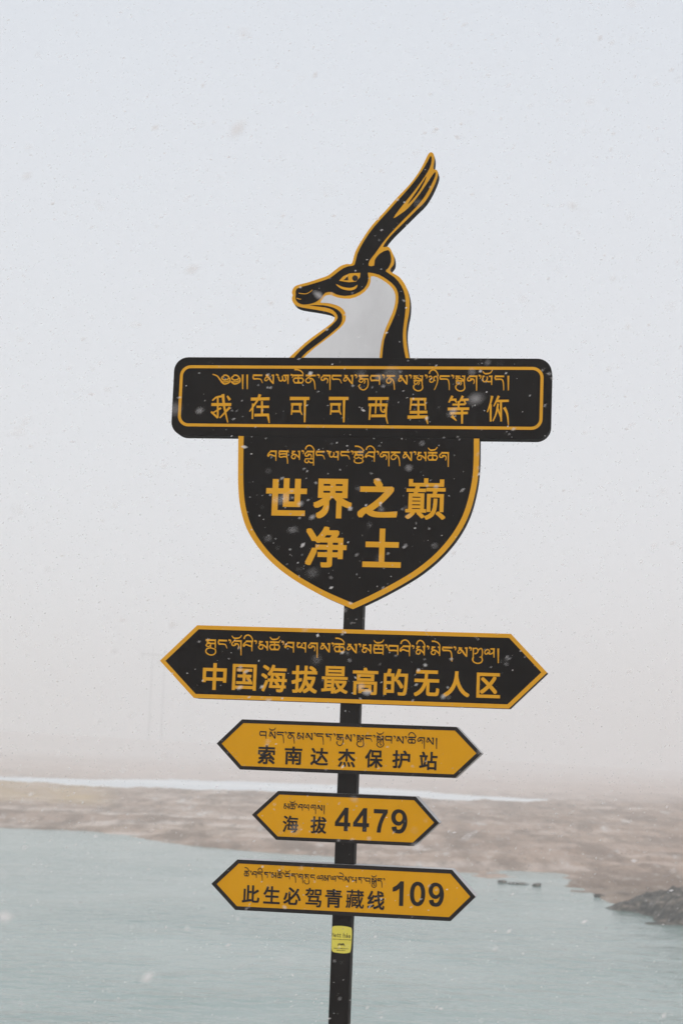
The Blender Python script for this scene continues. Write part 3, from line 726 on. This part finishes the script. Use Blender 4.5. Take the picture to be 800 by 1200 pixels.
headb = [(415.4, 310.4), (418.7, 297.6), (426.8, 282), (438.2, 265.9), (454.4, 248), (468.2, 232.6), (482, 217), (493.4, 201.7), (500.7, 189.5), (504.6, 182.4), (505.4, 188.4), (503.2, 196.8), (497.5, 206.6), (487.7, 220.4), (478, 232.6), (468.2, 244.7), (460.4, 256.1),
         (469.9, 250.4), (478, 244), (487.7, 232.6), (495.9, 221.2), (504, 209), (509.5, 201.6), (509.5, 206.6), (504.8, 217), (497.5, 230), (487.7, 242.3), (473, 257), (456.9, 274), (447, 286.2), (439, 297.6), (433.3, 304.9), (431.7, 311.4),
         (438.2, 311.4), (439, 304.9), (444.5, 297.6), (454.6, 293), (457.6, 299), (458, 307), (454.5, 314.6), (451.8, 318), (462, 325), (470, 335), (474.4, 347), (475, 362), (472.8, 380), (471.8, 392), (472.6, 406), (475, 419), (476, 424), (447, 424), (447.6, 419), (450, 398), (456, 384), (463, 368), (466.4, 354), (466, 343), (462, 335), (454, 328), (444, 322), (434, 319.6), (430.8, 320),
         (431.6, 325), (430.6, 331), (426, 338.6), (416, 344.6), (404, 346.8), (394, 345), (388, 342.2), (381, 343.2), (376.6, 348.6), (371.6, 353), (365.6, 355.6), (356, 357), (349, 354.6), (346.4, 350), (346.6, 345), (347.8, 338.4), (362, 334), (376, 329.8), (387, 325.6), (395, 319.6), (402, 314.6), (409, 312)]
plate('dark_coat', [B(headb, 2)], NF - .0022, NF - .0008, M_BLACK, ant)
throat = [(363, 357.9), (380, 360.2), (390, 363.4), (395.4, 370), (393.8, 376), (382, 387), (366, 399), (352, 411), (343, 421), (341, 424), (347, 424), (353, 419), (360, 412), (376, 400), (391, 388), (399, 380), (401, 372), (398.4, 365.4), (390, 360.4), (378, 357.8)]
plate('throat_stripe', [B(throat, 2)], NF - .0022, NF - .0008, M_BLACK, ant)
chest = [(375.5, 354.6), (378.6, 350), (381.6, 346.6), (388, 346), (396, 349), (410, 350.2), (422, 345.8), (431, 338), (434.2, 330), (434.6, 324), (442, 325.2), (452, 331), (459.6, 338), (463, 346), (462.6, 356), (459, 368), (452, 384), (447, 400), (444.4, 419), (444, 424), (351, 424), (356, 419.4), (368, 408.4), (384, 396.4), (398, 385), (404.6, 376), (404.2, 366), (398, 359.4), (388, 356), (381, 355)]
plate('white_chest', [B(chest, 2)], NF - .0024, NF - .0008, M_WHITE, ant)
plate('horn_slit', [B([(477.6, 239.6), (484, 230), (490.5, 220.6), (496, 212), (499.6, 206.6), (496.4, 214.6), (491.4, 223.4), (484.4, 232.6)], 2)], NF - .0024, NF - .0008, M_BLACK, ant)
EF = NF - .0022
eye = plate('eye', [B([(397.4, 329.2), (402.4, 323.8), (409.5, 320.6), (416, 320.2), (422.2, 320), (421.6, 325), (417, 330.2), (409, 331), (403, 330.2)], 0)], EF - .001, EF + .0005, M_GOLD, ant)
plate('pupil', [B([(416 + 3.4 * math.cos(a / 14 * 2 * math.pi), 326.2 + 3.4 * math.sin(a / 14 * 2 * math.pi)) for a in range(14)], 0), B([(402.6, 328.6), (407.6, 323.8), (408.2, 328.6)], 0)], EF - .0018, EF - .0004, M_INK, eye)
plate('eyelid', [B([(393.6, 333), (401, 336.2), (409, 337.6), (414.5, 336.6), (418.8, 334), (417, 338.2), (411, 340.6), (403, 339.6), (397, 336.8)], 2)], EF - .001, EF + .0005, M_GOLD, ant)
strokes('nostril', to_board([(smooth([(350, 343.6), (357.5, 344.4), (362.5, 342.6), (366, 339.6)], 3, False), 1.0, .8), (smooth([(347.6, 349.4), (351, 350.6), (353, 350.4)], 3, False), 1.0, .6)], EF), EF, M_GOLD, ant)

# sticker on the post --------------------------------------------------------
PF = -PWID * .95 / 2
stk = [uv(x, y, PF) for x, y in smooth([(389.6, 1085.9), (396, 1084.9), (403, 1085.3), (409, 1086.4), (411.6, 1087.6), (412.2, 1092), (411.8, 1104), (410.6, 1114.4), (408.5, 1116.6), (402, 1117.2), (395, 1116.4), (389, 1114.4), (388.6, 1104), (389, 1092)], 3)]
sticker = plate('sticker', [stk], PF - .0008, PF + .0008, M_STICK, root)
M_SINK = paint('sticker_ink', (0.035, 0.03, 0.012), 0.5, 0.1)
QF = PF - .0008
typeset('lettering', [('N', 389.3, 391.6, 1093.2, 1097.6), ('e', 391.9, 394.3, 1094.9, 1098), ('t', 394.8, 396.9, 1093.8, 1098.2), ('t', 397.3, 399.4, 1093.9, 1098.4), ('h', 402, 404.9, 1093.4, 1098.8), ('i', 405.7, 407, 1094.0, 1099), ('e', 407.6, 410.6, 1096, 1099.2)], QF, M_SINK, sticker, 0.0, 0.0005)
tiny = []
for y0, xa, xb in ((1100.4, 389.8, 411), (1111.0, 391, 408.5), (1113.2, 394.6, 404)):
    x = xa
    while x < xb:
        wdt = random.uniform(.7, 1.5); yy = y0 + (x - 390) * .055
        tiny.append(([(x, yy + .25), (x + wdt * .5, yy - .2), (x + wdt, yy + .2)], .55, .5)); x += wdt + random.choice((.3, .35, .8))
tiny += zoomed([([(335, 530), (350, 490), (365, 520)], 14, 9), ([(375, 485), (385, 520), (400, 490)], 14, 10), ([(405, 525), (425, 485), (430, 520)], 14, 10), ([(440, 490), (450, 520), (460, 545)], 13, 7)], 375, 1075, 16)
strokes('small_print', to_board(tiny, QF), QF, M_SINK, sticker)

# ------------------------------------------------------------------ falling snow
N = 42000
def scatter(n, y0, y1, pw):
    y = y0 + (y1 - y0) * rng.random(n * 3) ** pw
    x = (rng.random(n * 3) * 2 - 1) * (0.6 + 0.26 * y)
    lo, hi = -0.5 - 0.19 * y, 0.6 + 0.42 * y
    z = EYE + lo + (hi - lo) * rng.random(n * 3)
    gust = fbm(x / 0.8 + y, z / 0.8 + y * .6, 88, 3) + .5 + 0.25 * (rng.random(n * 3) - .5)      # flakes come in loose swarms
    k = (z > 2.45) & (gust > 0.40)
    return np.stack([x, y, z], -1)[k][:n]
ca = scatter(N, 0.9, 14.5, 0.42)
cb = scatter(900, 0.8, 5.5, 0.6)
c0 = np.concatenate([ca, cb]); N = len(c0)
siz = np.concatenate([np.clip(np.exp(rng.normal(math.log(0.0019), 0.45, len(ca))), 0.0006, 0.006),
                      np.clip(np.exp(rng.normal(math.log(0.0032), 0.35, len(cb))), 0.0015, 0.006)])      # half widths in metres
tilt = np.radians(rng.normal(24, 22, N)); lng = 1.2 + 1.1 * rng.random(N)
e1 = np.stack([np.cos(tilt), rng.normal(0, .3, N), np.sin(tilt)], -1); e1 /= np.linalg.norm(e1, axis=1)[:, None]
e2 = np.cross(e1, np.array([0, 1.0, 0])); e2 /= np.linalg.norm(e2, axis=1)[:, None]
e3 = np.cross(e1, e2)
V = np.stack([c0 + e1 * (siz * lng)[:, None], c0 + e2 * siz[:, None], c0 - e1 * (siz * lng)[:, None], c0 - e2 * siz[:, None],
              c0 + e1 * (siz * lng)[:, None], c0 + e3 * siz[:, None], c0 - e1 * (siz * lng)[:, None], c0 - e3 * siz[:, None]], 1).reshape(-1, 3)
T = np.array([[0, 1, 2, 3], [4, 5, 6, 7]])     # a flake: two small crossed plates of ice
Fc = (np.arange(N)[:, None, None] * 8 + T[None]).reshape(-1, 4)
sm = Mat('snow')
sm.n.remove(sm.b)
df, tr, mx = sm.n.new('ShaderNodeBsdfDiffuse'), sm.n.new('ShaderNodeBsdfTranslucent'), sm.n.new('ShaderNodeMixShader')
df.inputs[0].default_value = tr.inputs[0].default_value = (0.97, 0.975, 0.985, 1)
sm.l.new(df.outputs[0], mx.inputs[1]); sm.l.new(tr.outputs[0], mx.inputs[2])
tp, mt = sm.n.new('ShaderNodeBsdfTransparent'), sm.n.new('ShaderNodeMixShader')
gi, pw = sm.n.new('ShaderNodeNewGeometry'), sm.n.new('ShaderNodeMapRange')
sm.l.new(gi.outputs['Random Per Island'], pw.inputs[0])
pw.interpolation_type = 'SMOOTHERSTEP'
pw.inputs[1].default_value, pw.inputs[2].default_value = 0.35, 1.15
pw.inputs[3].default_value, pw.inputs[4].default_value = 0.20, 0.75
sm.l.new(pw.outputs[0], mt.inputs[0])             # flakes are lacy: some of what is behind shows through
sm.l.new(tp.outputs[0], mt.inputs[1]); sm.l.new(mx.outputs[0], mt.inputs[2])
sm.l.new(mt.outputs[0], sm.n['Material Output'].inputs['Surface'])
tag(obj('falling_snow', grid_mesh('falling_snow', V, Fc, None, False), sm.m), 'small white snowflakes drifting through the air around the signpost', 'snow', kind='stuff')
